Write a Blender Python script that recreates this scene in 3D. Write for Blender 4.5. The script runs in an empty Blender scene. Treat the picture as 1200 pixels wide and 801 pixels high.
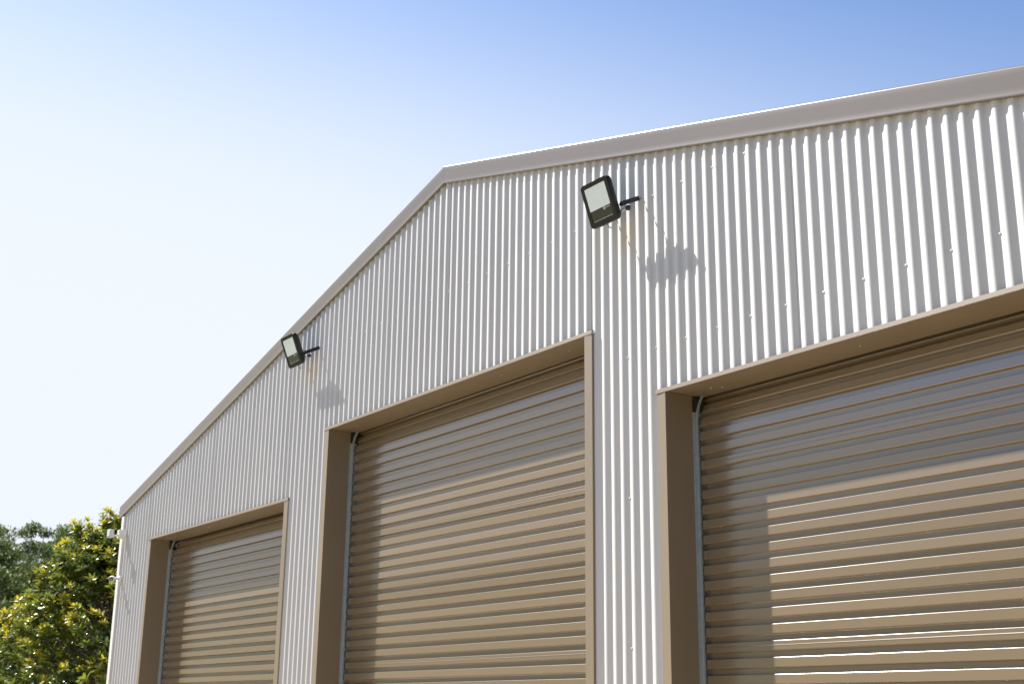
import bpy, math, random
import numpy as np
from mathutils import Vector, Matrix, noise

random.seed(7)
rng = np.random.default_rng(7)
scene = bpy.context.scene
COL = scene.collection
R_ = math.radians

# ------------------------------------------------------------------ camera
CAM_H = 1.65
cam_d = bpy.data.cameras.new('camera')
cam = bpy.data.objects.new('camera', cam_d)
COL.objects.link(cam)
Fv = Vector((-0.78787603, 0.54911656, 0.27878732))
Rv = Vector((0.57449422, 0.81842723, 0.01154383))
Uv = Vector((0.22182822, -0.16925681, 0.96028349))
M = Matrix((Rv, Uv, -Fv)).transposed().to_4x4()
M.translation = Vector((5.368244, -4.285339, CAM_H))
cam.matrix_world = M
cam_d.sensor_width = 36.0
cam_d.lens = 1507.765 / 1200 * 36.0
cam_d.clip_end = 3000
cam_d.dof.use_dof = True
cam_d.dof.focus_distance = 6.2
cam_d.dof.aperture_fstop = 6.3
scene.camera = cam

# ------------------------------------------------------------------ light
SUN_TRAVEL = Vector((2.2, 1.0, -2.67)).normalized()
sun_el = math.asin(-SUN_TRAVEL.z)
sun_az = math.atan2(-SUN_TRAVEL.x, -SUN_TRAVEL.y)      # clockwise from +Y
SKY_GAMMA, SKY_NORM, HAZE = 1.2, 0.12, 22.0
world = bpy.data.worlds.new('World')
scene.world = world
world.use_nodes = True
wn = world.node_tree.nodes
sky = wn.new('ShaderNodeTexSky')
sky.sky_type = 'NISHITA'
sky.sun_disc = False
sky.sun_elevation = sun_el
sky.sun_rotation = sun_az
sky.altitude = 0
sky.air_density = 1.0
sky.dust_density = 0.9
sky.ozone_density = 1.8
sg = wn.new('ShaderNodeGamma'); sg.inputs['Gamma'].default_value = SKY_GAMMA
sv = wn.new('ShaderNodeVectorMath'); sv.operation = 'SCALE'; sv.inputs['Scale'].default_value = SKY_NORM
sw = wn.new('ShaderNodeVectorMath'); sw.operation = 'SCALE'; sw.inputs['Scale'].default_value = 1/SKY_NORM
sw.inputs['Scale'].default_value = 1/SKY_NORM
wl = world.node_tree.links
st = wn.new('ShaderNodeVectorMath'); st.operation = 'MULTIPLY'; st.inputs[1].default_value = (.76, 1.02, 1.24)
wl.new(sky.outputs[0], st.inputs[0]); wl.new(st.outputs[0], sv.inputs[0]); wl.new(sv.outputs[0], sg.inputs[0]); wl.new(sg.outputs[0], sw.inputs[0])
# pale haze bank low in the sky on the sunward side, fading with height and with azimuth
def wmath(op, a, b=None):
    n = wn.new('ShaderNodeMath'); n.operation = op
    for i, q in enumerate((a, b)):
        if q is None: continue
        if isinstance(q, (int, float)): n.inputs[i].default_value = q
        else: wl.new(q, n.inputs[i])
    return n.outputs[0]
wtc = wn.new('ShaderNodeTexCoord'); wx = wn.new('ShaderNodeSeparateXYZ'); wl.new(wtc.outputs['Generated'], wx.inputs[0])
HZ = R_(-82)
hx = wmath('MULTIPLY', wx.outputs[0], math.sin(HZ)); hy = wmath('MULTIPLY', wx.outputs[1], math.cos(HZ))
hl = wmath('SQRT', wmath('ADD', wmath('ADD', wmath('POWER', wx.outputs[0], 2.0), wmath('POWER', wx.outputs[1], 2.0)), 1e-4))
cd = wmath('DIVIDE', wmath('ADD', hx, hy), hl)
ex = wmath('SUBTRACT', wmath('MULTIPLY', wmath('SUBTRACT', cd, 1.0), 4.8), wmath('DIVIDE', wmath('POWER', wx.outputs[2], 2.0), 0.0725))
hv = wmath('MULTIPLY', wmath('EXPONENT', ex), HAZE)
hf = wmath('SUBTRACT', 1.0, wmath('EXPONENT', wmath('MULTIPLY', hv, -1.0)))
ha = wn.new('ShaderNodeMix'); ha.data_type = 'RGBA'; ha.clamp_factor = True
wl.new(hf, ha.inputs['Factor']); wl.new(sw.outputs[0], ha.inputs[6]); ha.inputs[7].default_value = (5.15, 5.5, 5.95, 1)
wl.new(ha.outputs[2], wn['Background'].inputs[0])
wn['Background'].inputs[1].default_value = 0.060
sl = bpy.data.lights.new('sun', 'SUN')
sl.energy = 5.0
sl.angle = R_(0.53)
sl.color = (1.0, 0.955, 0.895)
so = bpy.data.objects.new('sun', sl)
so.rotation_euler = SUN_TRAVEL.to_track_quat('-Z', 'Y').to_euler()
so.location = (-30, -20, 40)
COL.objects.link(so)
scene.view_settings.view_transform = 'Standard'
scene.view_settings.look = 'None'
scene.view_settings.gamma = 1
scene.view_settings.exposure = 1.52
scene.cycles.max_bounces = 8
scene.cycles.diffuse_bounces = 4

# ------------------------------------------------------------------ helpers
def tag(o, label=None, cat=None, group=None, kind=None):
    if label: o['label'] = label
    if cat: o['category'] = cat
    if group: o['group'] = group
    if kind: o['kind'] = kind
    return o

def empty(name, loc, parent=None):
    o = bpy.data.objects.new(name, None)
    o.empty_display_size = 0.1
    COL.objects.link(o)
    o.location = loc
    if parent: o.parent = parent
    return o

class MB:
    """collects faces, then links them as one mesh object"""
    def __init__(self):
        self.v = []; self.f = []; self.m = []; self.cur = 0
    def add(self, vs, fs):
        n = len(self.v)
        self.v += [tuple(p) for p in vs]
        self.f += [tuple(i + n for i in f) for f in fs]
        self.m += [self.cur] * len(fs)
    def box(self, a, b, mat=None):
        x0, y0, z0 = a; x1, y1, z1 = b
        vs = [(x0,y0,z0),(x1,y0,z0),(x1,y1,z0),(x0,y1,z0),(x0,y0,z1),(x1,y0,z1),(x1,y1,z1),(x0,y1,z1)]
        if mat is not None: vs = [mat @ Vector(p) for p in vs]
        self.add(vs, [(3,2,1,0),(4,5,6,7),(0,1,5,4),(1,2,6,5),(2,3,7,6),(3,0,4,7)])
    def sweep(self, prof, frames, closed=False, caps=True):
        """prof: list of (a,b); frames: list of (origin, A, B)"""
        n = len(prof); vs = []
        for o, A, B in frames:
            for a, b in prof: vs.append(o + A*a + B*b)
        fs = []
        for k in range(len(frames)-1):
            for i in range(n if closed else n-1):
                j = (i+1) % n
                fs.append((k*n+i, k*n+j, (k+1)*n+j, (k+1)*n+i))
        if closed and caps:
            fs.append(tuple(range(n))[::-1]); fs.append(tuple((len(frames)-1)*n+i for i in range(n)))
        self.add(vs, fs)
    def tube(self, pts, rad, seg=8, caps=True):
        pts = [Vector(p) for p in pts]
        rads = rad if hasattr(rad, '__len__') else [rad]*len(pts)
        frames = []; prev = None
        for i, p in enumerate(pts):
            d = (pts[min(i+1, len(pts)-1)] - pts[max(i-1, 0)]).normalized()
            a = prev if prev is not None else (Vector((0,0,1)) if abs(d.z) < .9 else Vector((1,0,0)))
            A = (a - d*a.dot(d)).normalized(); B = d.cross(A)
            prev = A
            frames.append((p, A*rads[i], B*rads[i]))
        prof = [(math.cos(2*math.pi*k/seg), math.sin(2*math.pi*k/seg)) for k in range(seg)]
        self.sweep(prof, frames, closed=True, caps=caps)
    def build(self, name, mats, parent=None, smooth=False, angle=None, bevel=None, fix=True):
        me = bpy.data.meshes.new(name)
        me.from_pydata(self.v, [], self.f)
        mats = mats if isinstance(mats, (list, tuple)) else [mats]
        for m in mats: me.materials.append(m)
        if len(mats) > 1: me.polygons.foreach_set('material_index', self.m)
        if smooth: me.polygons.foreach_set('use_smooth', [True]*len(me.polygons))
        me.update()
        if fix:
            import bmesh
            bm = bmesh.new(); bm.from_mesh(me)
            bmesh.ops.recalc_face_normals(bm, faces=bm.faces)
            bm.to_mesh(me); bm.free()
        if smooth and angle is not None: me.set_sharp_from_angle(angle=R_(angle))
        o = bpy.data.objects.new(name, me)
        COL.objects.link(o)
        if parent: o.parent = parent
        if bevel:
            md = o.modifiers.new('bevel', 'BEVEL'); md.width = bevel; md.segments = 2; md.limit_method = 'ANGLE'
            md.angle_limit = R_(40)
        return o

# ------------------------------------------------------------------ materials
def mat(name, col, rough=.5, metal=0.0, spec=.5, noise_scale=None, noise_amt=.06, bump=0.0, bump_scale=30, rough_var=0.0, obj_rand=0.0, coords='Object', ior=1.5):
    m = bpy.data.materials.new(name); m.use_nodes = True
    nt = m.node_tree; N = nt.nodes; L = nt.links
    b = N['Principled BSDF']
    b.inputs['Base Color'].default_value = (*col, 1)
    b.inputs['Roughness'].default_value = rough
    b.inputs['Metallic'].default_value = metal
    b.inputs['IOR'].default_value = ior
    b.inputs['Specular IOR Level'].default_value = spec
    tc = N.new('ShaderNodeTexCoord')
    vec = tc.outputs[coords]
    if obj_rand:
        oi0 = N.new('ShaderNodeObjectInfo'); va = N.new('ShaderNodeVectorMath'); va.operation = 'MULTIPLY_ADD'
        L.new(oi0.outputs['Random'], va.inputs[0]); va.inputs[1].default_value = (37.3, 91.7, 53.1); L.new(vec, va.inputs[2]); vec = va.outputs[0]
    if noise_scale:
        n = N.new('ShaderNodeTexNoise'); n.inputs['Scale'].default_value = noise_scale; n.inputs['Detail'].default_value = 6
        L.new(vec, n.inputs['Vector'])
        mr = N.new('ShaderNodeMapRange')
        mr.clamp = False; mr.inputs['From Min'].default_value = .15; mr.inputs['From Max'].default_value = .85
        mr.inputs['To Min'].default_value = 1-noise_amt; mr.inputs['To Max'].default_value = 1+noise_amt
        L.new(n.outputs['Fac'], mr.inputs['Value'])
        mx = N.new('ShaderNodeVectorMath'); mx.operation = 'SCALE'
        mx.inputs[0].default_value = col
        L.new(mr.outputs[0], mx.inputs['Scale'])
        last = mx.outputs[0]
        if obj_rand:
            oi = N.new('ShaderNodeObjectInfo')
            m2 = N.new('ShaderNodeMapRange'); m2.inputs['To Min'].default_value = 1-obj_rand; m2.inputs['To Max'].default_value = 1+obj_rand
            L.new(oi.outputs['Random'], m2.inputs['Value'])
            s2 = N.new('ShaderNodeVectorMath'); s2.operation = 'SCALE'
            L.new(last, s2.inputs[0]); L.new(m2.outputs[0], s2.inputs['Scale'])
            last = s2.outputs[0]
        L.new(last, b.inputs['Base Color'])
        if rough_var:
            m3 = N.new('ShaderNodeMapRange')
            m3.clamp = False; m3.inputs['From Min'].default_value = .15; m3.inputs['From Max'].default_value = .85
            m3.inputs['To Min'].default_value = rough-rough_var; m3.inputs['To Max'].default_value = rough+rough_var
            L.new(n.outputs['Fac'], m3.inputs['Value']); L.new(m3.outputs[0], b.inputs['Roughness'])
    if bump:
        n2 = N.new('ShaderNodeTexNoise'); n2.inputs['Scale'].default_value = bump_scale; n2.inputs['Detail'].default_value = 5
        L.new(tc.outputs[coords], n2.inputs['Vector'])
        bp = N.new('ShaderNodeBump'); bp.inputs['Strength'].default_value = 1; bp.inputs['Distance'].default_value = bump
        L.new(n2.outputs['Fac'], bp.inputs['Height']); L.new(bp.outputs[0], b.inputs['Normal'])
    return m

WALL_COL = (.488, .480, .468)
M_wall = mat('pale_grey_painted_steel', WALL_COL, .38, noise_scale=1.7, noise_amt=.035, bump=.0016, bump_scale=2.2, rough_var=.06, obj_rand=.025)
# faint ochre patches painted on the cladding below the two floodlight brackets
def add_ochre_patches(m, spots):
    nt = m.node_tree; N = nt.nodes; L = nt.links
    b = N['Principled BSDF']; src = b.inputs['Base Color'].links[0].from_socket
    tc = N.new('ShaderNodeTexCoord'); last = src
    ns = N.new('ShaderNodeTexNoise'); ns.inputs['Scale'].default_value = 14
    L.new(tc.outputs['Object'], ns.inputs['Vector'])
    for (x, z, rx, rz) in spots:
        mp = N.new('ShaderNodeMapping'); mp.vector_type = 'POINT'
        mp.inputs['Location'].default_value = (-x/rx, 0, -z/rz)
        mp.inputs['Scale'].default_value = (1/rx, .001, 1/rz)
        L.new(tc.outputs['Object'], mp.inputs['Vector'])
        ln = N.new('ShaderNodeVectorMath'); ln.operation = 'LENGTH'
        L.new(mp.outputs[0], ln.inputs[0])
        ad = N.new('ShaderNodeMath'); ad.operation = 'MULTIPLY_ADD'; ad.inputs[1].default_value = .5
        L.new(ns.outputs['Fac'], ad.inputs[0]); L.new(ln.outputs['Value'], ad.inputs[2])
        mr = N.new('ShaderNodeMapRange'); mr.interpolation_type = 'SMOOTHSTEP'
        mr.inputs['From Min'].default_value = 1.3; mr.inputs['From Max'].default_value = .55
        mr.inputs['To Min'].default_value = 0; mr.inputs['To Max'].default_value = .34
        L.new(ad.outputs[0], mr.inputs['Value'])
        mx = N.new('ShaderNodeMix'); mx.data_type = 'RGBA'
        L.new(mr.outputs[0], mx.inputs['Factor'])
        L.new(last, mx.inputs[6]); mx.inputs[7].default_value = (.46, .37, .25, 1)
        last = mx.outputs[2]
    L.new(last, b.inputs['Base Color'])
def add_streaks(m, sx, sz, lo, hi, dark=(.5, .46, .4)):
    nt = m.node_tree; N = nt.nodes; L = nt.links; b = N['Principled BSDF']
    ge = N.new('ShaderNodeNewGeometry'); last = b.inputs['Base Color'].links[0].from_socket
    for k, (ax, az) in enumerate(((sx, sz), (sx*.23, sz*1.7))):
        mp = N.new('ShaderNodeMapping'); mp.inputs['Scale'].default_value = (ax, ax, az); mp.inputs['Location'].default_value = (k*11, 0, k*5)
        L.new(ge.outputs['Position'], mp.inputs['Vector'])
        n = N.new('ShaderNodeTexNoise'); n.inputs['Scale'].default_value = 1; n.inputs['Detail'].default_value = 2; n.inputs['Roughness'].default_value = .5
        L.new(mp.outputs[0], n.inputs['Vector'])
        mr = N.new('ShaderNodeMapRange'); mr.clamp = False
        mr.inputs['From Min'].default_value = .12; mr.inputs['From Max'].default_value = .8
        mr.inputs['To Min'].default_value = lo; mr.inputs['To Max'].default_value = hi
        L.new(n.outputs['Fac'], mr.inputs['Value'])
        mx = N.new('ShaderNodeMix'); mx.data_type = 'RGBA'; mx.blend_type = 'MULTIPLY'
        L.new(mr.outputs[0], mx.inputs['Factor']); L.new(last, mx.inputs[6]); mx.inputs[7].default_value = (*dark, 1)
        last = mx.outputs[2]
    L.new(last, b.inputs['Base Color'])
    # dust dulls the gloss a little where it lies
    mr2 = N.new('ShaderNodeMapRange'); mr2.inputs['From Min'].default_value = 0; mr2.inputs['From Max'].default_value = 1
    r0 = b.inputs['Roughness'].default_value
    mr2.inputs['To Min'].default_value = r0; mr2.inputs['To Max'].default_value = r0+.10
    L.new(n.outputs['Fac'], mr2.inputs['Value']); L.new(mr2.outputs[0], b.inputs['Roughness'])
add_streaks(M_wall, 13, .45, 0.0, .17, (.62, .62, .62))
add_ochre_patches(M_wall, [(.30, 2.50+CAM_H, .12, .13), (-3.52, 2.55+CAM_H, .13, .14)])

TRIM = (.190, .144, .091)
M_trim = mat('bronze_brown_painted_steel', TRIM, .34, spec=.8, ior=1.58, noise_scale=2.3, noise_amt=.05, bump=.0008, bump_scale=4, rough_var=.05)
M_slat = mat('bronze_brown_door_steel', (.158, .115, .068), .20, spec=1.0, ior=1.68, noise_scale=.9, noise_amt=.0, obj_rand=.07)
add_streaks(M_trim, 7, 1.2, 0.0, .22, (.62, .58, .52))
M_zinc = mat('galvanised_steel', (.38, .43, .45), .42, metal=.6, noise_scale=30, noise_amt=.15)
M_black = mat('black_powder_coat', (.008, .008, .007), .5, spec=.3, noise_scale=40, noise_amt=.1)
M_rubber = mat('black_rubber', (.012, .012, .012), .6)
M_white = mat('white_plastic', (.50, .50, .48), .45, noise_scale=20, noise_amt=.03)
M_cable = mat('grey_cable', (.30, .30, .29), .5)
M_led = mat('frosted_lamp_glass', (.60, .69, .70), .10, noise_scale=60, noise_amt=.05)
M_darkglass = mat('dark_driver_cover', (.03, .032, .022), .12, noise_scale=25, noise_amt=.2)
M_print = mat('pale_print', (.35, .36, .34), .5)
M_lens = mat('black_lens', (.01, .012, .018), .08)
M_screw = mat('screw_head', (.5, .5, .49), .45)
M_barge = mat('barge_painted_steel', (.128, .102, .074), .25, spec=.75, ior=1.58, noise_scale=2.3, noise_amt=.04)
M_roof = mat('roof_steel', TRIM, .4, noise_scale=2, noise_amt=.05)
M_inner = mat('shed_inside', (.05, .05, .05), .9)

# ------------------------------------------------------------------ ground
def grid_sheet(x0, x1, y0, y1, nx, ny, zf):
    m = MB(); vs = []; fs = []
    for j in range(ny+1):
        for i in range(nx+1):
            x = x0+(x1-x0)*i/nx; y = y0+(y1-y0)*j/ny
            vs.append((x, y, zf(x, y)))
    for j in range(ny):
        for i in range(nx):
            a = j*(nx+1)+i; fs.append((a, a+1, a+nx+2, a+nx+1))
    m.add(vs, fs); return m
M_grass = mat('dry_grass', (.09, .09, .035), .9, noise_scale=.6, noise_amt=.35, bump=.03, bump_scale=6)
M_conc = mat('warm_concrete', (.42, .35, .25), .85, noise_scale=.8, noise_amt=.12, bump=.002, bump_scale=25)
M_hill = mat('wooded_hill', (.045, .06, .022), .95, noise_scale=.25, noise_amt=.5, bump=.8, bump_scale=.7)
g = grid_sheet(-900, 900, -900, 900, 40, 40, lambda x, y: 0.0).build('ground', M_grass, fix=False)
tag(g, kind='structure')
dv = MB(); dv.box((-9.5, -16, -.2), (8, .3, .004)); tag(dv.build('driveway', M_conc), kind='structure')
def hill_z(x, y):
    r = math.hypot(x+1.5, y-4)
    a = math.atan2(y-4, x+1.5)
    s = max(0, min(1, (r-75)/90)); s = s*s*(3-2*s)
    az = math.degrees(math.atan2(-(x+1.5), y-4)) % 360          # unseen wooded ridge, added on the shed's front side to cut sky fill
    f = max(0, min(1, (az-92)/40))*max(0, min(1, (285-az)/35)); f = f*f*(3-2*f)
    return -0.3 + s*(6.5 + 24*f*(1+.14*noise.noise(Vector((az*.09, 2, 1)))+.07*noise.noise(Vector((az*.4, 5, 1)))) + 2.5*math.sin(3*a+1) + 2.2*noise.noise(Vector((x*.02, y*.02, 3)))+1.2*noise.noise(Vector((x*.12, y*.12, 1))))
hm = MB(); vs = []; fs = []; NA = 180; NR = 26
for j in range(NR+1):
    r = 72 + 330*(j/NR)**1.4
    for i in range(NA):
        a = 2*math.pi*i/NA; x = -1.5+r*math.cos(a); y = 4+r*math.sin(a)
        vs.append((x, y, hill_z(x, y)))
for j in range(NR):
    for i in range(NA):
        k = (i+1) % NA; fs.append((j*NA+i, j*NA+k, (j+1)*NA+k, (j+1)*NA+i))
hm.add(vs, fs); tag(hm.build('hills', M_hill, smooth=True), kind='structure')

# ------------------------------------------------------------------ shed
XL, XR = -7.73, 4.54
APX = -1.595
APZ = 3.492 + CAM_H
SL = .2575
PITCH = .076
DEPTH = 14.0
CURT_Y = .200
def roof_z(x): return APZ - SL*abs(x-APX)
DOORS = [(-6.85, -3.782, 1.590+CAM_H), (-3.205, .008, 2.042+CAM_H), (.543, 3.611, 1.594+CAM_H)]
FL = .062           # flange width
shed = empty('steel_shed', (APX, 0, 0))
tag(shed, 'pale grey corrugated steel shed with brown trim and three brown roller doors', 'shed')
S = shed.location
def local(o):        # parts are modelled in world space; parent without moving them
    o.matrix_parent_inverse = Matrix.Translation(-S)
    return o
RIB_R = (.019**2+.008**2)/(2*.008)
def yrib(x):
    # corrugation of tangent arcs, crest (y=0) at phase .25
    t = ((x/PITCH-.25) % 1.0)*PITCH
    if t > PITCH/2: t = PITCH-t
    if t <= .019: return RIB_R-math.sqrt(RIB_R**2-t*t)
    u = .038-t
    return .016-(RIB_R-math.sqrt(RIB_R**2-u*u))
openings = [(a+FL*.6, b-FL*.6, z+.006) for a, b, z in DOORS]
def low_z(x):
    for a, b, z in openings:
        if a <= x <= b: return z
    return 0.02
def wall_sheet(xa, xb, dy, lap):
    xs = list(np.arange(xa, xb+1e-6, PITCH/16))
    for a, b, z in openings:
        for e in (a, b):
            if xa < e < xb: xs += [e-1e-4, e+1e-4]
    xs = sorted(xs)
    m = MB(); vs = []; fs = []; NZ = 5
    ph = random.uniform(0, 6)
    for x in xs:
        zl = low_z(x); zt = roof_z(x)+.02
        for k in range(NZ):
            z = zl+(zt-zl)*k/(NZ-1)
            wob = .0007*noise.noise(Vector((x*3.1, z*1.3, 5.0)))
            vs.append((x, yrib(x)+dy+wob, z))
    for i in range(len(xs)-1):
        if xs[i+1]-xs[i] < 3e-4 and abs(low_z(xs[i])-low_z(xs[i+1])) > .1: continue
        for k in range(NZ-1):
            a = i*NZ+k; fs.append((a, a+NZ, a+NZ+1, a+1))
    m.add(vs, fs)
    return local(m.build('wall_sheet', M_wall, shed, smooth=True, fix=False))
k = -101
x_first = XL+.03
n = 0
while True:
    xa = (k+.25)*PITCH; xb = (k+10.25)*PITCH
    if xa > XR-.03: break
    a = max(xa, x_first); b = min(xb+PITCH*.45, XR-.03)
    # every second sheet laps over its neighbours
    wall_sheet(a, b, -.0018 if n % 2 else 0.0, True)
    k += 10; n += 1

# interior darkness / structure: rear wall, side walls, roof, floor
def plain_wall(name, vs, parent=shed, m=M_wall):
    mm = MB(); mm.add(vs, [tuple(range(len(vs)))]); return local(mm.build(name, m, parent, fix=False))
def corr_side(x, sgn):
    m = MB(); vs = []; fs = []
    ys = np.arange(.03, DEPTH, PITCH/6)
    zt = roof_z(XL)-.01
    for y in ys:
        o = .008*(1-math.cos(2*math.pi*y/PITCH))
        vs += [(x-sgn*o, y, .02), (x-sgn*o, y, zt)]
    for i in range(len(ys)-1): fs.append((2*i, 2*i+2, 2*i+3, 2*i+1))
    m.add(vs, fs); return local(m.build('side_wall', M_wall, shed, smooth=True, fix=False))
corr_side(XL, -1); corr_side(XR, 1)
plain_wall('rear_wall', [(XL, DEPTH, .02), (XR, DEPTH, .02), (XR, DEPTH, roof_z(XR)), (APX, DEPTH, APZ), (XL, DEPTH, roof_z(XL))])
for sgn, xe in ((-1, XL-.06), (1, XR+.06)):
    m = MB(); vs = []; fs = []
    ys = np.arange(.02, DEPTH+.02, PITCH/6)
    for y in ys:
        o = .008*math.cos(2*math.pi*y/PITCH)
        vs += [(APX, y, APZ+.06+o), (xe, y, roof_z(xe)+.06+o)]
    for i in range(len(ys)-1): fs.append((2*i, 2*i+2, 2*i+3, 2*i+1))
    m.add(vs, fs); local(m.build('roof_sheet', M_roof, shed, smooth=True, fix=False))
m = MB(); m.box((APX-.18, .25, APZ+.045), (APX+.18, DEPTH, APZ+.085)); local(m.build('ridge_cap', M_roof, shed, bevel=.01))

# barge capping: flat face, rolled top, small lip underneath
def barge(x0, x1, name='barge_capping'):
    H = .118; Rr = .034
    prof = [(.004, .000), (-.0265, .000), (-.0275, .006)]           # (y, up) lip and bottom fold
    prof[1:] = [(-.0165, .000), (-.0180, .004), (-.0170, .009)]
    top = H+.012
    prof += [(-.0170-.0035*t, .009+(top-.021)*t) for t in (.25, .5, .75, 1)]
    cy = -.0205+.012
    for i in range(1, 8):                       # tight roll over the top
        t = R_(96*i/7)
        prof.append((cy-.012*math.cos(t), top-.012+.012*math.sin(t)))
    prof += [(.05, top-.001), (.16, top-.004)]
    mm = MB(); frames = []
    for i in range(9):
        x = x0+(x1-x0)*i/8
        frames.append((Vector((x, 0, roof_z(x)-.002)), Vector((0, 1, 0)), Vector((0, 0, 1))))
    mm.sweep(prof, frames)
    o = local(mm.build(name, M_barge, shed, smooth=True, angle=35, fix=False))
    return o
barge(XL-.055, APX-.0005); barge(APX+.0005, XR+.055)

# rounded corner flashings
def corner(x, sgn):
    prof = []
    r = .035
    prof += [(sgn*-.085, .004), (sgn*-.085, -.012), (sgn*-.03, -.014)]
    for i in range(9):
        t = math.pi/2*i/8
        prof.append((sgn*(-.03+r*math.sin(t)), -.014+r-r*math.cos(t)))
    prof += [(sgn*.005, .09), (sgn*-.01, .09)]
    mm = MB()
    zt = roof_z(x)
    mm.sweep(prof, [(Vector((x, 0, z)), Vector((1, 0, 0)), Vector((0, 1, 0))) for z in (.02, zt*.5, zt-.003)])
    return local(mm.build('corner_flashing', M_cream, shed, smooth=True, angle=40, fix=False))
M_cream = mat('light_corner_steel', (.58, .57, .53), .4, noise_scale=3, noise_amt=.04, bump=.0008, bump_scale=4)
corner(XL, -1); corner(XR, 1)

# cladding screws in the pans, along the girts
mm = MB()
def screw(x, z, y):
    pr = [(0, 0), (.006, 0), (.006, .002), (.0038, .003), (.0038, .006), (.001, .007)]
    vs = []; fs = []; sg = 6
    for a, b in pr[1:]:
        for s in range(sg):
            t = 2*math.pi*s/sg; vs.append((x+a*math.cos(t), y-b, z+a*math.sin(t)))
    for r in range(len(pr)-2):
        for s in range(sg): fs.append((r*sg+s, r*sg+(s+1) % sg, (r+1)*sg+(s+1) % sg, (r+1)*sg+s))
    fs.append(tuple((len(pr)-2)*sg+s for s in range(sg)))
    mm.add(vs, fs)
for row in (.33, 1.09, 1.848, 2.70):
    z = row+CAM_H
    kk = -99
    while kk < 60:
        x = (kk+.75)*PITCH
        if XL+.1 < x < XR-.1 and roof_z(x)-.05 > z > low_z(x)+.08 and all(not (a-.09 < x < b+.09 and z < zz+.05) for a, b, zz in DOORS):
            screw(x, z+random.uniform(-.004, .004), .0155)
        kk += 3
o = local(mm.build('cladding_screws', M_screw, shed)); o['kind'] = 'stuff'

# ------------------------------------------------------------------ doors
SP = .0755
HC, HV = .0430, .0235         # crown height, valley height
CD = .018                   # corrugation depth
def slat_mesh(w, seam=False, name='slat'):
    # section in (y, z); y=0 crown face, +y inside. z=0 top lip of the crown
    UC = .0045; LC = SP-HC-HV-UC
    pr = [(CD, UC+HV-.001), (CD, .0012), (CD-.001, .0002), (.0030, 0), (.0010, -.0006), (0, -.0019)]
    if seam:
        for zz in (-.021,):
            pr += [(0, zz+.0016), (-.0010, zz-.0006), (-.0010, zz-.0016), (0, zz-.0022)]
    pr += [(0, -HC+.0015), (.0015, -HC), (CD, -HC-LC), (CD+.001, -HC-LC-.002)]
    vs = []; fs = []
    NX = 12
    for i in range(NX+1):
        x = w*i/NX
        for y, z in pr: vs.append((x, y, z))
    n = len(pr)
    for i in range(NX):
        for j in range(n-1):
            a = i*n+j; fs.append((a, a+1, a+n+1, a+n))
    me = bpy.data.meshes.new(name); me.from_pydata(vs, [], fs)
    me.materials.append(M_slat)
    me.update(); return me
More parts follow.
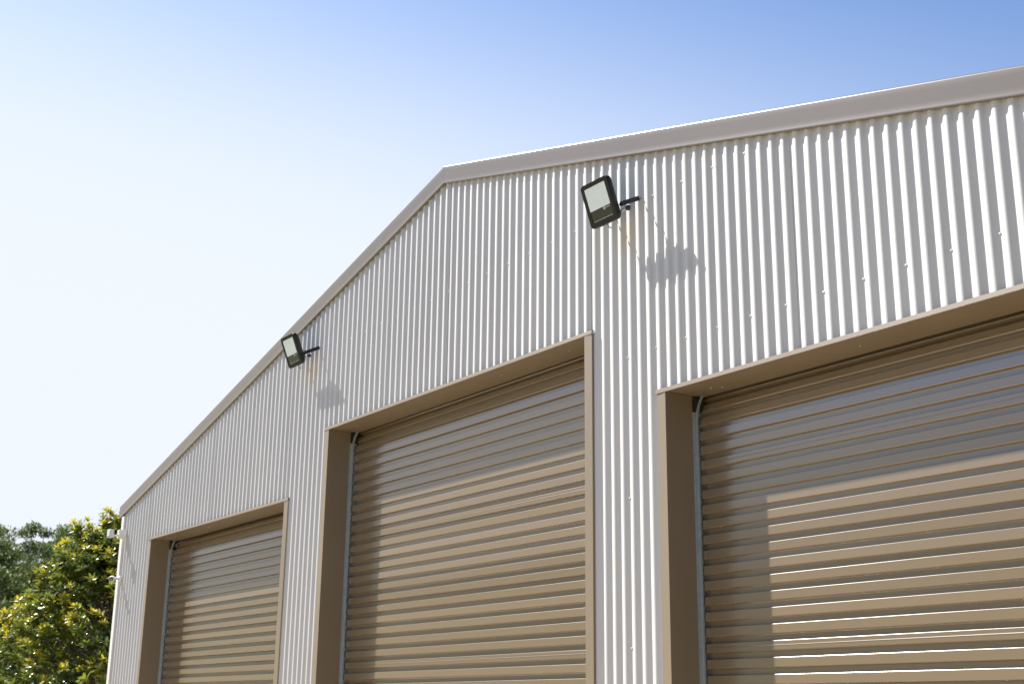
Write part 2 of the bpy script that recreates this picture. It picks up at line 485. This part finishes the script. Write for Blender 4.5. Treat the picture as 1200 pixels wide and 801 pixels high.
for di, (a, b, zh) in enumerate(DOORS):
    oa, ob = a+FL, b-FL
    # jamb and head flashings with flange and reveal
    for sgn, xo, xi in ((-1, a, oa), (1, b, ob)):
        mm = MB()
        pr = [(xo, .006), (xo, -.011), (xi, -.013), (xi, -.008), (xi, .172), (xi+sgn*.001, .172)]
        if sgn > 0: pr = pr
        mm.sweep([(p[0], p[1]) for p in pr], [(Vector((0, 0, z)), Vector((1, 0, 0)), Vector((0, 1, 0))) for z in (.005, 1.2, zh-.0015)])
        o = local(mm.build('jamb_flashing', M_trim, shed, fix=False))
        sd = o.modifiers.new('solid', 'SOLIDIFY'); sd.thickness = .0014
        bv = o.modifiers.new('bevel', 'BEVEL'); bv.width = .0015; bv.segments = 2; bv.limit_method = 'ANGLE'
    mm = MB()
    pr = [(.006, zh+.019), (-.014, zh+.019), (-.0155, zh-.002), (-.013, zh-.0035), (-.006, zh), (.235, zh), (.235, zh+.07)]
    mm.sweep(pr, [(Vector((x, 0, 0)), Vector((0, 1, 0)), Vector((0, 0, 1))) for x in (a-.012, (a+b)/2, b+.003)])
    o = local(mm.build('head_flashing', M_trim, shed, fix=False))
    sd = o.modifiers.new('solid', 'SOLIDIFY'); sd.thickness = .0014
    # a few rivets on the soffit
    mm = MB()
    for xr in (oa+.19, oa+.24, oa+1.15, oa+2.1, oa+2.8):
        for s in (0,):
            yy = random.uniform(.08, .17)
            mm.sweep([(math.cos(t)*.004, math.sin(t)*.004) for t in np.arange(0, 6.28, 6.2832/6)],
                     [(Vector((xr, yy, zh-q)), Vector((1, 0, 0)), Vector((0, 1, 0))) for q in (.0012, .004)], closed=True)
    o = local(mm.build('soffit_rivets', M_screw, shed)); o['kind'] = 'stuff'
    # roller door
    Z0 = (.600, .656, .576)[di]+CAM_H
    rd = empty('roller_door', (0, 0, 0), shed); local(rd)
    w = (ob+.03)-(oa-.03)
    base = slat_mesh(w); seamm = slat_mesh(w, True)
    kmax = int((zh+.13-Z0)/SP); kmin = -int((Z0-.12)/SP)
    for kk in range(kmin, kmax+1):
        z = Z0+kk*SP
        s = bpy.data.objects.new('slat', seamm if kk % 12 == (0, 8, 9)[di] else base)
        COL.objects.link(s); s.parent = rd
        q = max(0.0, z-(zh-.20))            # the curtain leans back to its drum near the head
        s.location = (oa-.03, CURT_Y+1.3*q*q+random.uniform(-.0004, .0004), z-.2*q*q)
        tilt = random.gauss(0, .55)-math.degrees(math.atan(2.6*q))
        s.rotation_euler = (R_(tilt), R_(random.gauss(0, .012)), 0)
    # bottom rail, drum behind the head
    mm = MB(); mm.box((oa-.02, CURT_Y-.006, .012), (ob+.02, CURT_Y+.03, Z0+kmin*SP-HC-.012)); mm.build('bottom_rail', M_zinc, rd, bevel=.003)
    mm = MB(); mm.tube([(oa-.03, CURT_Y+.20, zh+.28), (ob+.03, CURT_Y+.20, zh+.28)], .17, 28); mm.build('door_drum', M_slat, rd, smooth=True, angle=40)
    mm = MB(); mm.box((oa-.1, CURT_Y+.55, 0.02), (ob+.1, CURT_Y+.56, zh+.35)); mm.build('backing_panel', M_inner, rd)
    # galvanised guides with a flared lead-in arm
    for sgn, x in ((1, oa), (-1, ob)):
        mm = MB()
        zt = zh-.085
        X = lambda q: x+sgn*q
        def bx(q0, q1, y0, y1, z0, z1):
            p, q = sorted((X(q0), X(q1))); mm.box((p, y0, z0), (q, y1, z1))
        bx(.0005, .0030, .170, .230, .01, zt)        # back web on the jamb
        bx(.0030, .0085, .172, .175, .01, zt)         # front lip
        bx(.0085, .0110, .172, .188, .01, zt)
        bx(.0110, .0200, .185, .188, .01, zt)
        bx(.0170, .0200, .1885, .194, .01, zt)
        o = mm.build('guide_rail', M_zinc, rd)
        mm = MB(); bx(.0035, .016, .190, .1935, .01, zt-.002)
        mm.build('guide_strip', M_rubber, rd)
        mm = MB()
        mm.sweep([(-.002, -.008), (.002, -.008), (.002, .008), (-.002, .008)],
                 [(Vector((X(.022-.010*s_*0+.014*s_*s_), .186+.03*s_*s_, zt-.02+s_*.115)), Vector((1, 0, 0)), Vector((0, 1, 0))) for s_ in (0, .25, .5, .75, 1)], closed=True)
        mm.build('guide_arm', M_zinc, rd)
        mm = MB(); bx(.0025, .020, .1745, .228, zt+.004, zh-.004); mm.build('guide_stop', M_rubber, rd)

# ------------------------------------------------------------------ floodlights
def rrect(w, h, r, n=5):
    pts = []
    for cx, cz, a0 in ((w/2-r, h/2-r, 0), (-w/2+r, h/2-r, 90), (-w/2+r, -h/2+r, 180), (w/2-r, -h/2+r, 270)):
        for i in range(n+1):
            t = R_(a0+90*i/n); pts.append((cx+r*math.cos(t), cz+r*math.sin(t)))
    return pts
def floodlight(bx_, bz_, label, yaw, roll, pitch, W=.225, H=.245, drop=0.0, out=.158):
    root = empty('floodlight', (bx_, 0, bz_))
    tag(root, label, 'floodlight', 'floodlights on the gable wall')
    # body frame: local X right, Z up, -Y outward
    Mb = Matrix.Translation((-.118, -out, -.022+drop)) @ Matrix.Rotation(R_(yaw), 4, 'Z') @ Matrix.Rotation(R_(roll), 4, 'Y') @ Matrix.Rotation(R_(pitch), 4, 'X')
    def put(mb): mb.v = [tuple(Mb @ Vector(p)) for p in mb.v]; return mb
    def frames(ys, scs):
        return [(Vector((0, y, 0)), Vector((s, 0, 0)), Vector((0, 0, s))) for y, s in zip(ys, scs)]
    m = MB(); m.sweep(rrect(W, H, .022), frames((-.018, -.0215, -.0215), (1, .985, .985))[:2], closed=True)
    m.sweep(rrect(W, H, .022), frames((-.0175, .002, .014, .018), (1, 1, .93, .80)), closed=True)
    for i in range(9):                                    # cooling fins on the back
        x = -W*.36+W*.72*i/8
        m.box((x-.002, .016, -H*.36), (x+.002, .030, H*.36))
    put(m).build('housing', M_black, root, smooth=True, angle=35)
    # raised rim
    m = MB(); o_ = rrect(W, H, .022); i_ = rrect(W-.050, H-.050, .008)
    vs = [(x, -.0215, z) for x, z in o_]+[(x*.992, -.027, z*.992) for x, z in o_]+[(x, -.027, z) for x, z in i_]+[(x, -.0217, z) for x, z in i_]
    n = len(o_); fs = []
    for r in range(3):
        for i in range(n): fs.append((r*n+i, r*n+(i+1) % n, (r+1)*n+(i+1) % n, (r+1)*n+i))
    m.add(vs, fs); put(m).build('front_frame', M_black, root, smooth=True, angle=35)
    wi, hi = W-.051, H-.051
    zs = -hi/2+hi*.345
    m = MB(); m.box((-wi/2, -.0245, zs), (wi/2, -.0218, hi/2)); put(m).build('lamp_glass', M_led, root)
    m = MB(); m.box((-wi/2, -.0243, -hi/2), (wi/2, -.0218, zs-.0015)); put(m).build('driver_cover', M_darkglass, root)
    # small pale maker's mark across the join: a disc and a dash of lettering
    m = MB()
    m.sweep([(math.cos(t)*.009, math.sin(t)*.009) for t in np.arange(0, 6.28, 6.2832/12)], [(Vector((.030, y, zs-.010)), Vector((1, 0, 0)), Vector((0, 0, 1))) for y in (-.0246, -.0250)], closed=True)
    for i in range(5):
        m.box((.043+i*.0075, -.0250, zs-.0125), (.0485+i*.0075, -.0246, zs-.0065))
    put(m).build('printed_mark', M_print, root)
    m = MB(); m.box((-wi/2+.012, -.0252, -hi/2+.006), (wi/2-.004, -.0244, -hi/2+.0085)); put(m).build('trim_line', M_print, root)
    # U bracket: two thin arms canted about their length, and a wall bar
    ax = .006
    for x in (ax, ax-W-.030):
        piv = Mb @ Vector((x+.125 if x > 0 else x+.125, .006, 0))
        piv = Vector((x, piv.y, piv.z))
        m = MB()
        A = Vector((math.sin(R_(24)), 0, -math.cos(R_(24)))); B = Vector((math.cos(R_(24)), 0, math.sin(R_(24))))
        st = Vector((x, .0, 0)); en = Vector((x, -.130, -.066))
        m.sweep([(-.016, -.0022), (.016, -.0022), (.016, .0022), (-.016, .0022)], [(st, A, B), (st.lerp(en, .5), A, B), (en, A, B)], closed=True)
        br = m.build('bracket_arm', M_black, root, bevel=.001)
        m = MB(); m.tube([en+Vector((-.012, .006, .002)), en+Vector((.012, .006, .002))], .009, 10)
        m.build('pivot_bolt', M_black, root, smooth=True, angle=40)
        m = MB(); m.tube([(ax+.002, .012, -.003), (ax+.014, -.006, -.004)], .0045, 8); m.build('fixing_bolt', M_screw, root)
    # round sensor on a short stem below the right corner
    c0 = Mb @ Vector((W/2-.02, .010, -H/2+.035)); c1 = Mb @ Vector((W/2+.034, .034, -H/2+.040))
    m = MB(); m.tube([c0, c1], .0065, 8); m.build('sensor_stem', M_zinc, root, smooth=True)
    m = MB(); pts = []; rr = []
    for i in range(9):
        t = math.pi*i/8; pts.append(c1+Vector((.016*-math.cos(t), 0, 0))); rr.append(max(.0008, .016*math.sin(t)))
    m.tube(pts, rr, 12); m.build('sensor_ball', M_rubber, root, smooth=True)
    # supply cable looping under the housing back to the wall
    pts = []
    a = Mb @ Vector((-.035, .02, -H/2+.01)); b = Mb @ Vector((.075, .03, -H/2+.035))
    for i in range(15):
        t = i/14; p = a.lerp(b, t); p.z -= .055*math.sin(math.pi*t); pts.append(p)
    pts += [b.lerp(c1, t) for t in (.35, .7, .95)]
    m = MB(); m.tube(pts, .0035, 6); m.build('supply_cable', M_cable, root, smooth=True)
    return root
floodlight(.408, 2.716+CAM_H, 'larger-looking black square floodlight between the middle and right roller doors, high on the wall', 0, 0, 20)
floodlight(-3.408, 2.736+CAM_H, 'smaller-looking black square floodlight beside the sloping roof edge on the left of the gable', 0, 0, 22)

# ------------------------------------------------------------------ devices on the left corner
def bevbox(root, name, c, s, m, rot=0, bev=.006):
    mb = MB(); mt = Matrix.Translation(c) @ Matrix.Rotation(R_(rot), 4, 'Z')
    mb.box((-s[0]/2, -s[1]/2, -s[2]/2), (s[0]/2, s[1]/2, s[2]/2), mt)
    return mb.build(name, m, root, bevel=bev)
sx, sz = XL-.03, 1.715+CAM_H
FS = .72
sl_ = empty('security_light', (XL+.036, 0, sz)); sl_.scale = (FS,)*3
tag(sl_, 'white boxy security light on the far left corner of the shed, above the camera', 'light')
bevbox(sl_, 'mounting_box', (.16, -.065, 0), (.095, .09, .12), M_white)
bevbox(sl_, 'lamp_head', (.150, -.215, .0), (.090, .06, .115), M_white, rot=12)
bevbox(sl_, 'lamp_window', (.158, -.2475, .004), (.065, .004, .080), M_led, rot=12, bev=.002)
mb = MB(); mb.tube([(.16, -.10, -.01), (.155, -.15, -.028), (.150, -.19, -.02)], .014, 8); mb.build('swivel_arm', M_white, sl_, smooth=True)
# security camera
sc_ = empty('security_camera', (XL+.034, 0, 1.272+CAM_H)); sc_.scale = (FS,)*3
tag(sc_, 'small white security camera with dark lens low on the far left corner of the shed', 'camera')
mb = MB(); mb.tube([(.14, -.014, .0), (.14, -.040, .0)], .045, 16); mb.build('wall_plate', M_white, sc_, smooth=True, angle=40, bevel=.003)
mb = MB(); mb.tube([(.14, -.035, 0), (.155, -.065, .004), (.172, -.095, .010)], .016, 8); mb.build('arm', M_white, sc_, smooth=True)
cdir = Vector((.75, -.55, -.25)).normalized()
cc = Vector((.175, -.135, -.004))
mb = MB(); pts = []; rr = []
for q, r in ((-.060, .012), (-.056, .028), (-.045, .040), (-.015, .047), (.030, .048), (.045, .045), (.050, .038)):
    pts.append(cc+cdir*q*.8); rr.append(r*.8)
mb.tube(pts, rr, 18); mb.build('camera_body', M_white, sc_, smooth=True, angle=50)
mb = MB(); mb.tube([cc+cdir*.038, cc+cdir*.043, cc+cdir*.048], [.030, .029, .020], 16); mb.build('lens_face', M_lens, sc_, smooth=True, angle=40)
mb = MB(); mb.tube([cc+cdir*.0485, cc+cdir*.050], [.009, .007], 12); mb.build('lens', M_print, sc_, smooth=True, angle=40)
mb = MB(); mb.tube([(.155, -.03, -.03), (.12, -.07, -.06), (.12, -.12, -.05), (.165, -.12, -.02)], .003, 6); mb.build('cable', M_white, sc_, smooth=True)

# ------------------------------------------------------------------ leafy tree by the corner
def leaf_mat(name, c1, c2, rough, transl, spec=.5, amt=1.0):
    m = bpy.data.materials.new(name); m.use_nodes = True
    nt = m.node_tree; N = nt.nodes; L = nt.links; b = N['Principled BSDF']; out = N['Material Output']
    at = N.new('ShaderNodeAttribute'); at.attribute_name = 'tint'
    mx = N.new('ShaderNodeMix'); mx.data_type = 'RGBA'
    mx.inputs[6].default_value = (*c1, 1); mx.inputs[7].default_value = (*c2, 1)
    L.new(at.outputs['Fac'], mx.inputs['Factor'])
    L.new(mx.outputs[2], b.inputs['Base Color'])
    b.inputs['Roughness'].default_value = rough; b.inputs['Specular IOR Level'].default_value = spec
    tr = N.new('ShaderNodeBsdfTranslucent'); L.new(mx.outputs[2], tr.inputs['Color'])
    ms = N.new('ShaderNodeMixShader'); ms.inputs[0].default_value = transl
    L.new(b.outputs[0], ms.inputs[1]); L.new(tr.outputs[0], ms.inputs[2]); L.new(ms.outputs[0], out.inputs['Surface'])
    return m
M_leaf = leaf_mat('glossy_green_leaf', (.06, .09, .016), (.19, .22, .03), .25, .33, .6)
M_young = leaf_mat('yellow_new_leaf', (.14, .19, .022), (.42, .35, .025), .38, .40)
M_bark = mat('bark', (.12, .095, .07), .9, noise_scale=12, noise_amt=.3, bump=.01, bump_scale=30)
M_gum = mat('gum_bark', (.30, .27, .23), .8, noise_scale=3, noise_amt=.3)

def leaf_geo(L_, W_, up):
    """one folded leaf along +X, rising by 'up' (radians); 9 verts, 4 quads"""
    pts = []
    for t, w in ((0, .10), (.35, .95), (.72, .8), (1, .04)):
        x = L_*t*math.cos(up); z = L_*t*math.sin(up) - .12*L_*t*t
        pts += [(x, -W_*w/2, z+.10*W_), (x, 0, z-.08*W_), (x, W_*w/2, z+.10*W_)]
    fs = []
    for i in range(3):
        a = i*3; fs += [(a, a+3, a+4, a+1), (a+1, a+4, a+5, a+2)]
    return np.array(pts), fs
def rosette(seed, nl, L_, W_):
    r = np.random.default_rng(seed); V = []; F = []; T = []; base = r.uniform(.1, .9)
    for i in range(nl):
        ph = i*2.39996+r.uniform(-.3, .3); up = .15+1.05*(i/nl)+r.uniform(-.15, .15)
        P, fs = leaf_geo(L_*r.uniform(.75, 1.15)*(1-.25*i/nl), W_*r.uniform(.85, 1.1), up)
        rl = r.uniform(-.5, .5)
        y, z = P[:, 1]*math.cos(rl)-P[:, 2]*math.sin(rl)*0, P[:, 2]+P[:, 1]*math.sin(rl)
        x = P[:, 0]
        c, s = math.cos(ph), math.sin(ph)
        Q = np.stack([x*c-y*s, x*s+y*c, z+.02*i/nl], 1)
        n = sum(len(v) for v in V)
        F += [tuple(k+n for k in f) for f in fs]; V.append(Q); T += [float(np.clip(base+r.uniform(-.3, .3), 0, 1))]*len(Q)
    return np.concatenate(V), F, np.array(T)
def mesh_from(name, V, F, T, mi, mats, smooth=True):
    me = bpy.data.meshes.new(name)
    V = np.asarray(V, dtype=np.float32); F = np.asarray(F, dtype=np.int32); k = F.shape[1]
    me.vertices.add(len(V)); me.vertices.foreach_set('co', V.ravel())
    me.loops.add(F.size); me.loops.foreach_set('vertex_index', F.ravel())
    me.polygons.add(len(F)); me.polygons.foreach_set('loop_start', np.arange(0, F.size, k, dtype=np.int32))
    for m_ in mats: me.materials.append(m_)
    if mi is not None: me.polygons.foreach_set('material_index', np.asarray(mi, dtype=np.int32))
    if smooth: me.polygons.foreach_set('use_smooth', np.ones(len(F), dtype=bool))
    a = me.attributes.new('tint', 'FLOAT', 'POINT'); a.data.foreach_set('value', np.asarray(T, dtype=np.float32))
    me.update(calc_edges=True); return me

TC = Vector((-10.42, .98, 0))
lt = empty('broadleaf_tree', TC)
tag(lt, 'bushy broadleaf tree with glossy green leaves and yellow new shoots beside the shed corner', 'tree')
prof_z = [.3, .9, 1.6, 2.2, 2.7, 3.2, 3.55, 3.8]
prof_r = [1.2, 1.6, 1.7, 1.50, 1.20, .80, .50, .15]
ros = [rosette(s, 11, .108, .037) for s in range(8)]
rosy = [rosette(50+s, 11, .100, .033) for s in range(9)]
items = []
def axis_rot(d, spin):
    d = d.normalized(); q = Vector((0, 0, 1)).rotation_difference(d)
    return (q.to_matrix() @ Matrix.Rotation(spin, 3, 'Z'))
# shoots: lumpy crown made of sprays
nsh = 0
sprays = []
for i in range(640):
    z = .4+3.4*(random.random()**.8)
    r = np.interp(z, prof_z, prof_r)
    th = random.uniform(0, 2*math.pi)
    lump = 1+.22*noise.noise(Vector((math.cos(th)*2.2, math.sin(th)*2.2, z*1.5)))+.10*noise.noise(Vector((math.cos(th)*6, math.sin(th)*6, z*4)))
    q = r*lump*(random.random()**.25)
    sprays.append((Vector((q*math.cos(th), q*math.sin(th), z)), q/max(r, .01), th))
# leader shoots seen against the sky
for dx, dy, z in ((.02, -.27, 4.00), (0.05, -.62, 3.86), (-.06, -.44, 3.82), (0, -.16, 3.88), (-.1, -.95, 3.28), (.0, -.72, 3.5), (-.05, -1.3, 2.72), (0, -1.15, 2.95), (-.1, -1.42, 2.55)):
    sprays.append((Vector((dx, dy, z)), 1.2, -math.pi/2))
for c, rel, th in sprays:
    leader = rel > 1.15
    up = Vector((math.cos(th)*.6, math.sin(th)*.6, 1.0+(.9 if leader else 0)))
    young = leader or (rel > .74 and noise.noise(c*1.3+Vector((7, 1, 3))) > -.22 and random.random() < .8)
    nn = 7 if leader else random.randint(5, 8)
    for j in range(nn):
        d = Vector((random.gauss(0, 1), random.gauss(0, 1), random.gauss(0, .8)))*(.055 if leader else .105)
        if leader: d.z = -.045*j; 
        p = c+d
        if young and (leader and j < 4 or (not leader and d.z > -.02)):
            items.append((rel, p, up+d*4, 'y', random.uniform(.8, 1.15)))
        else:
            items.append((rel, p, up*.6+Vector((random.uniform(-1, 1), random.uniform(-1, 1), random.uniform(-.2, 1))), 'g', random.uniform(.8, 1.2)))
camp = Vector((5.37, -4.29, 1.65))
def vis(it): return (it[1]+TC-camp).length - it[0]*.5 - (1.0 if it[3] == 'y' else 0)
items.sort(key=vis)
rm = {}
for key, src, mt in (('g', ros, M_leaf), ('y', rosy, M_young)):
    rm[key] = [mesh_from('leaf_cluster', V, F, T, None, [mt]) for V, F, T in src]
for it in items[:250]:
    o = bpy.data.objects.new('leaf_cluster', random.choice(rm[it[3]]))
    COL.objects.link(o); o.parent = lt
    mt = axis_rot(it[2], random.uniform(0, 6.28)).to_4x4()
    o.matrix_local = Matrix.Translation(it[1]) @ mt @ Matrix.Scale(it[4], 4)
VV = []; FF = []; TT = []; MI = []; off = 0
for it in items[250:]:
    V, F, T = random.choice(ros if it[3] == 'g' else rosy)
    Rm = np.array(axis_rot(it[2], random.uniform(0, 6.28)))*it[4]
    VV.append(V @ Rm.T + np.array(it[1])); FF.append(np.array(F)+off); TT.append(T); MI += [0 if it[3] == 'g' else 1]*len(F); off += len(V)
crown = bpy.data.objects.new('crown', mesh_from('crown', np.concatenate(VV), np.concatenate(FF), np.concatenate(TT), MI, [M_leaf, M_young]))
COL.objects.link(crown); crown.parent = lt; crown['kind'] = 'stuff'
tb = MB()
for s in range(4):
    a = s*1.6
    tb.tube([(.06*math.cos(a), .06*math.sin(a), -.05), (.15*math.cos(a), .15*math.sin(a), 1), (.33*math.cos(a), .33*math.sin(a), 2.2), (.2*math.cos(a), .2*math.sin(a)-.1, 3.3)], [.055, .045, .03, .012], 8)
tb.build('trunk', M_bark, lt, smooth=True)
br = MB()
for c, rel, th in sprays[::2]:
    zz = max(.3, c.z-.7*random.uniform(.6, 1.3)); a = random.choice((0, 1.6, 3.2, 4.8)); rr = np.interp(zz, [0, 1, 2.2, 3.3], [.06, .15, .33, .22])
    s0 = Vector((rr*math.cos(a), rr*math.sin(a), zz))
    br.tube([s0, s0.lerp(c, .5)+Vector((0, 0, -.05)), c+Vector((0, 0, .0))], [.014, .009, .004], 4)
for c, rel, th in sprays[-9:]:
    br.tube([c+Vector((0, .05, -.5)), c+Vector((0, 0, .02))], [.007, .004], 4)
br.build('limbs', M_bark, lt, smooth=True, fix=False)

# ------------------------------------------------------------------ trees beyond
M_far = leaf_mat('gum_leaf', (.075, .11, .03), (.15, .18, .05), .6, .30, .25)
M_fard = leaf_mat('scrub_leaf', (.05, .075, .016), (.14, .16, .035), .6, .28, .25)
def far_crown(clumps, nleaf, ls, r):
    """clumps: (centre, radius); returns one leaf mesh"""
    N = nleaf*len(clumps)
    C = np.repeat(np.array([c for c, q in clumps]), nleaf, 0); Q = np.repeat(np.array([q for c, q in clumps]), nleaf)
    d = r.normal(size=(N, 3)); d /= np.linalg.norm(d, axis=1)[:, None]
    rad = Q*(r.random(N)**.45)
    P = C + d*rad[:, None]*np.array([1, 1, .7])
    a = r.normal(size=(N, 3)); a[:, 2] -= .6; a /= np.linalg.norm(a, axis=1)[:, None]
    b = np.cross(a, r.normal(size=(N, 3))); b /= np.linalg.norm(b, axis=1)[:, None]
    l = ls*r.uniform(.6, 1.3, N)[:, None]; w = l*.34
    V = np.stack([P-a*l*.5, P+b*w*.5, P+a*l*.5, P-b*w*.5], 1).reshape(-1, 3)
    F = np.arange(N*4).reshape(-1, 4)
    T = np.repeat(np.clip(r.random(N)*.6+.4*r.random(len(clumps)).repeat(nleaf), 0, 1), 4)
    return V, F, T
def far_tree(x, y, top, rad, airy, label, seed, base=None, nc=None, nleaf=160, ls=.16):
    r = np.random.default_rng(seed)
    root = empty('gum_tree' if airy else 'scrub_tree', (x, y, 0))
    tag(root, label, 'tree', 'trees beyond the shed')
    base = base if base is not None else (top*.5 if airy else .6)
    clumps = []; nc = nc or (95 if airy else 95)
    for i in range(nc):
        th = r.uniform(0, 2*math.pi); u = r.uniform(0, 1)
        z = base+(top-base)*u
        if airy:
            q = rad*math.sqrt(max(.05, 1-(abs(u-.45)/.62)**2))*r.uniform(.45, 1)
            cr = r.uniform(.25, .5)
        else:
            q = rad*math.sqrt(max(.04, 1-(max(0, u-.3)/.72)**2))*r.uniform(.55, 1)
            cr = r.uniform(.4, .75)
        clumps.append(((q*math.cos(th), q*math.sin(th), z-cr*.6), cr))
    V, F, T = far_crown(clumps, nleaf, ls, r)
    o = bpy.data.objects.new('crown', mesh_from('crown', V, F, T, None, [M_far if airy else M_fard], smooth=False))
    COL.objects.link(o); o.parent = root; o['kind'] = 'stuff'
    m = MB(); tz = base+(top-base)*.55
    m.tube([(0, 0, -.1), (.1, .05, tz*.5), (-.05, .1, tz)], [.16, .10, .03], 8); m.build('trunk', M_gum, root, smooth=True)
    m = MB()
    for (c, cr) in clumps[::1 if airy else 4]:
        f = r.uniform(.35, .8); st = Vector((.05, .05, min(tz, max(.3, c[2]*f))))
        mid = st.lerp(Vector(c), .5)+Vector((0, 0, r.uniform(-.1, .3)))
        m.tube([st, mid, Vector(c)], [.05, .03, .012], 5)
    m.build('limbs', M_gum, root, smooth=True, fix=False)
    return root
FT = [
 (30, 50, 8.2, 2.3, True, 'airy gum tree with an open domed crown, tallest on the far left skyline'),
 (82, 54, 8.7, 1.5, True, 'lacy thin-leaved gum tree just left of the yellow-tipped broadleaf tree'),
 (-14, 47, 7.2, 2.0, True, 'open gum tree at the very left edge of the picture'),
 (56, 56, 8.3, 1.8, True, 'pale gum tree seen through gaps behind the domed gum'),
 (-2, 40, 5.75, 1.5, False, 'dense dark green tree low at the left edge'),
 (40, 44, 6.1, 1.4, False, 'dense olive tree below the domed gum tree'),
 (80, 43, 5.5, 1.2, False, 'rounded scrub tree half behind the broadleaf tree'),
 (20, 33, 4.3, 1.5, False, 'dark scrub bush in front of the dense trees at lower left'),
 (60, 36, 4.4, 1.4, False, 'olive scrub bush between the dense trees and the broadleaf tree'),
 (-55, 45, 7.5, 1.8, True, 'spreading gum tree outside the left edge'),
 (-100, 42, 5.8, 2.0, False, 'wide scrub tree outside the left edge'),
 (130, 50, 6.2, 1.6, False, 'scrub tree hidden behind the shed corner'),
]
def azdir(u):
    v = Fv*1507.8 + Rv*(u-600) - Uv*(640-400.5); v.z = 0; return v.normalized()
for i, (u, dist, top, rad, airy, lab) in enumerate(FT):
    d = azdir(u); far_tree(5.37+d.x*dist, -4.29+d.y*dist, top, rad, airy, lab, 100+i, nleaf=210 if airy else 190, ls=.15 if airy else .17)
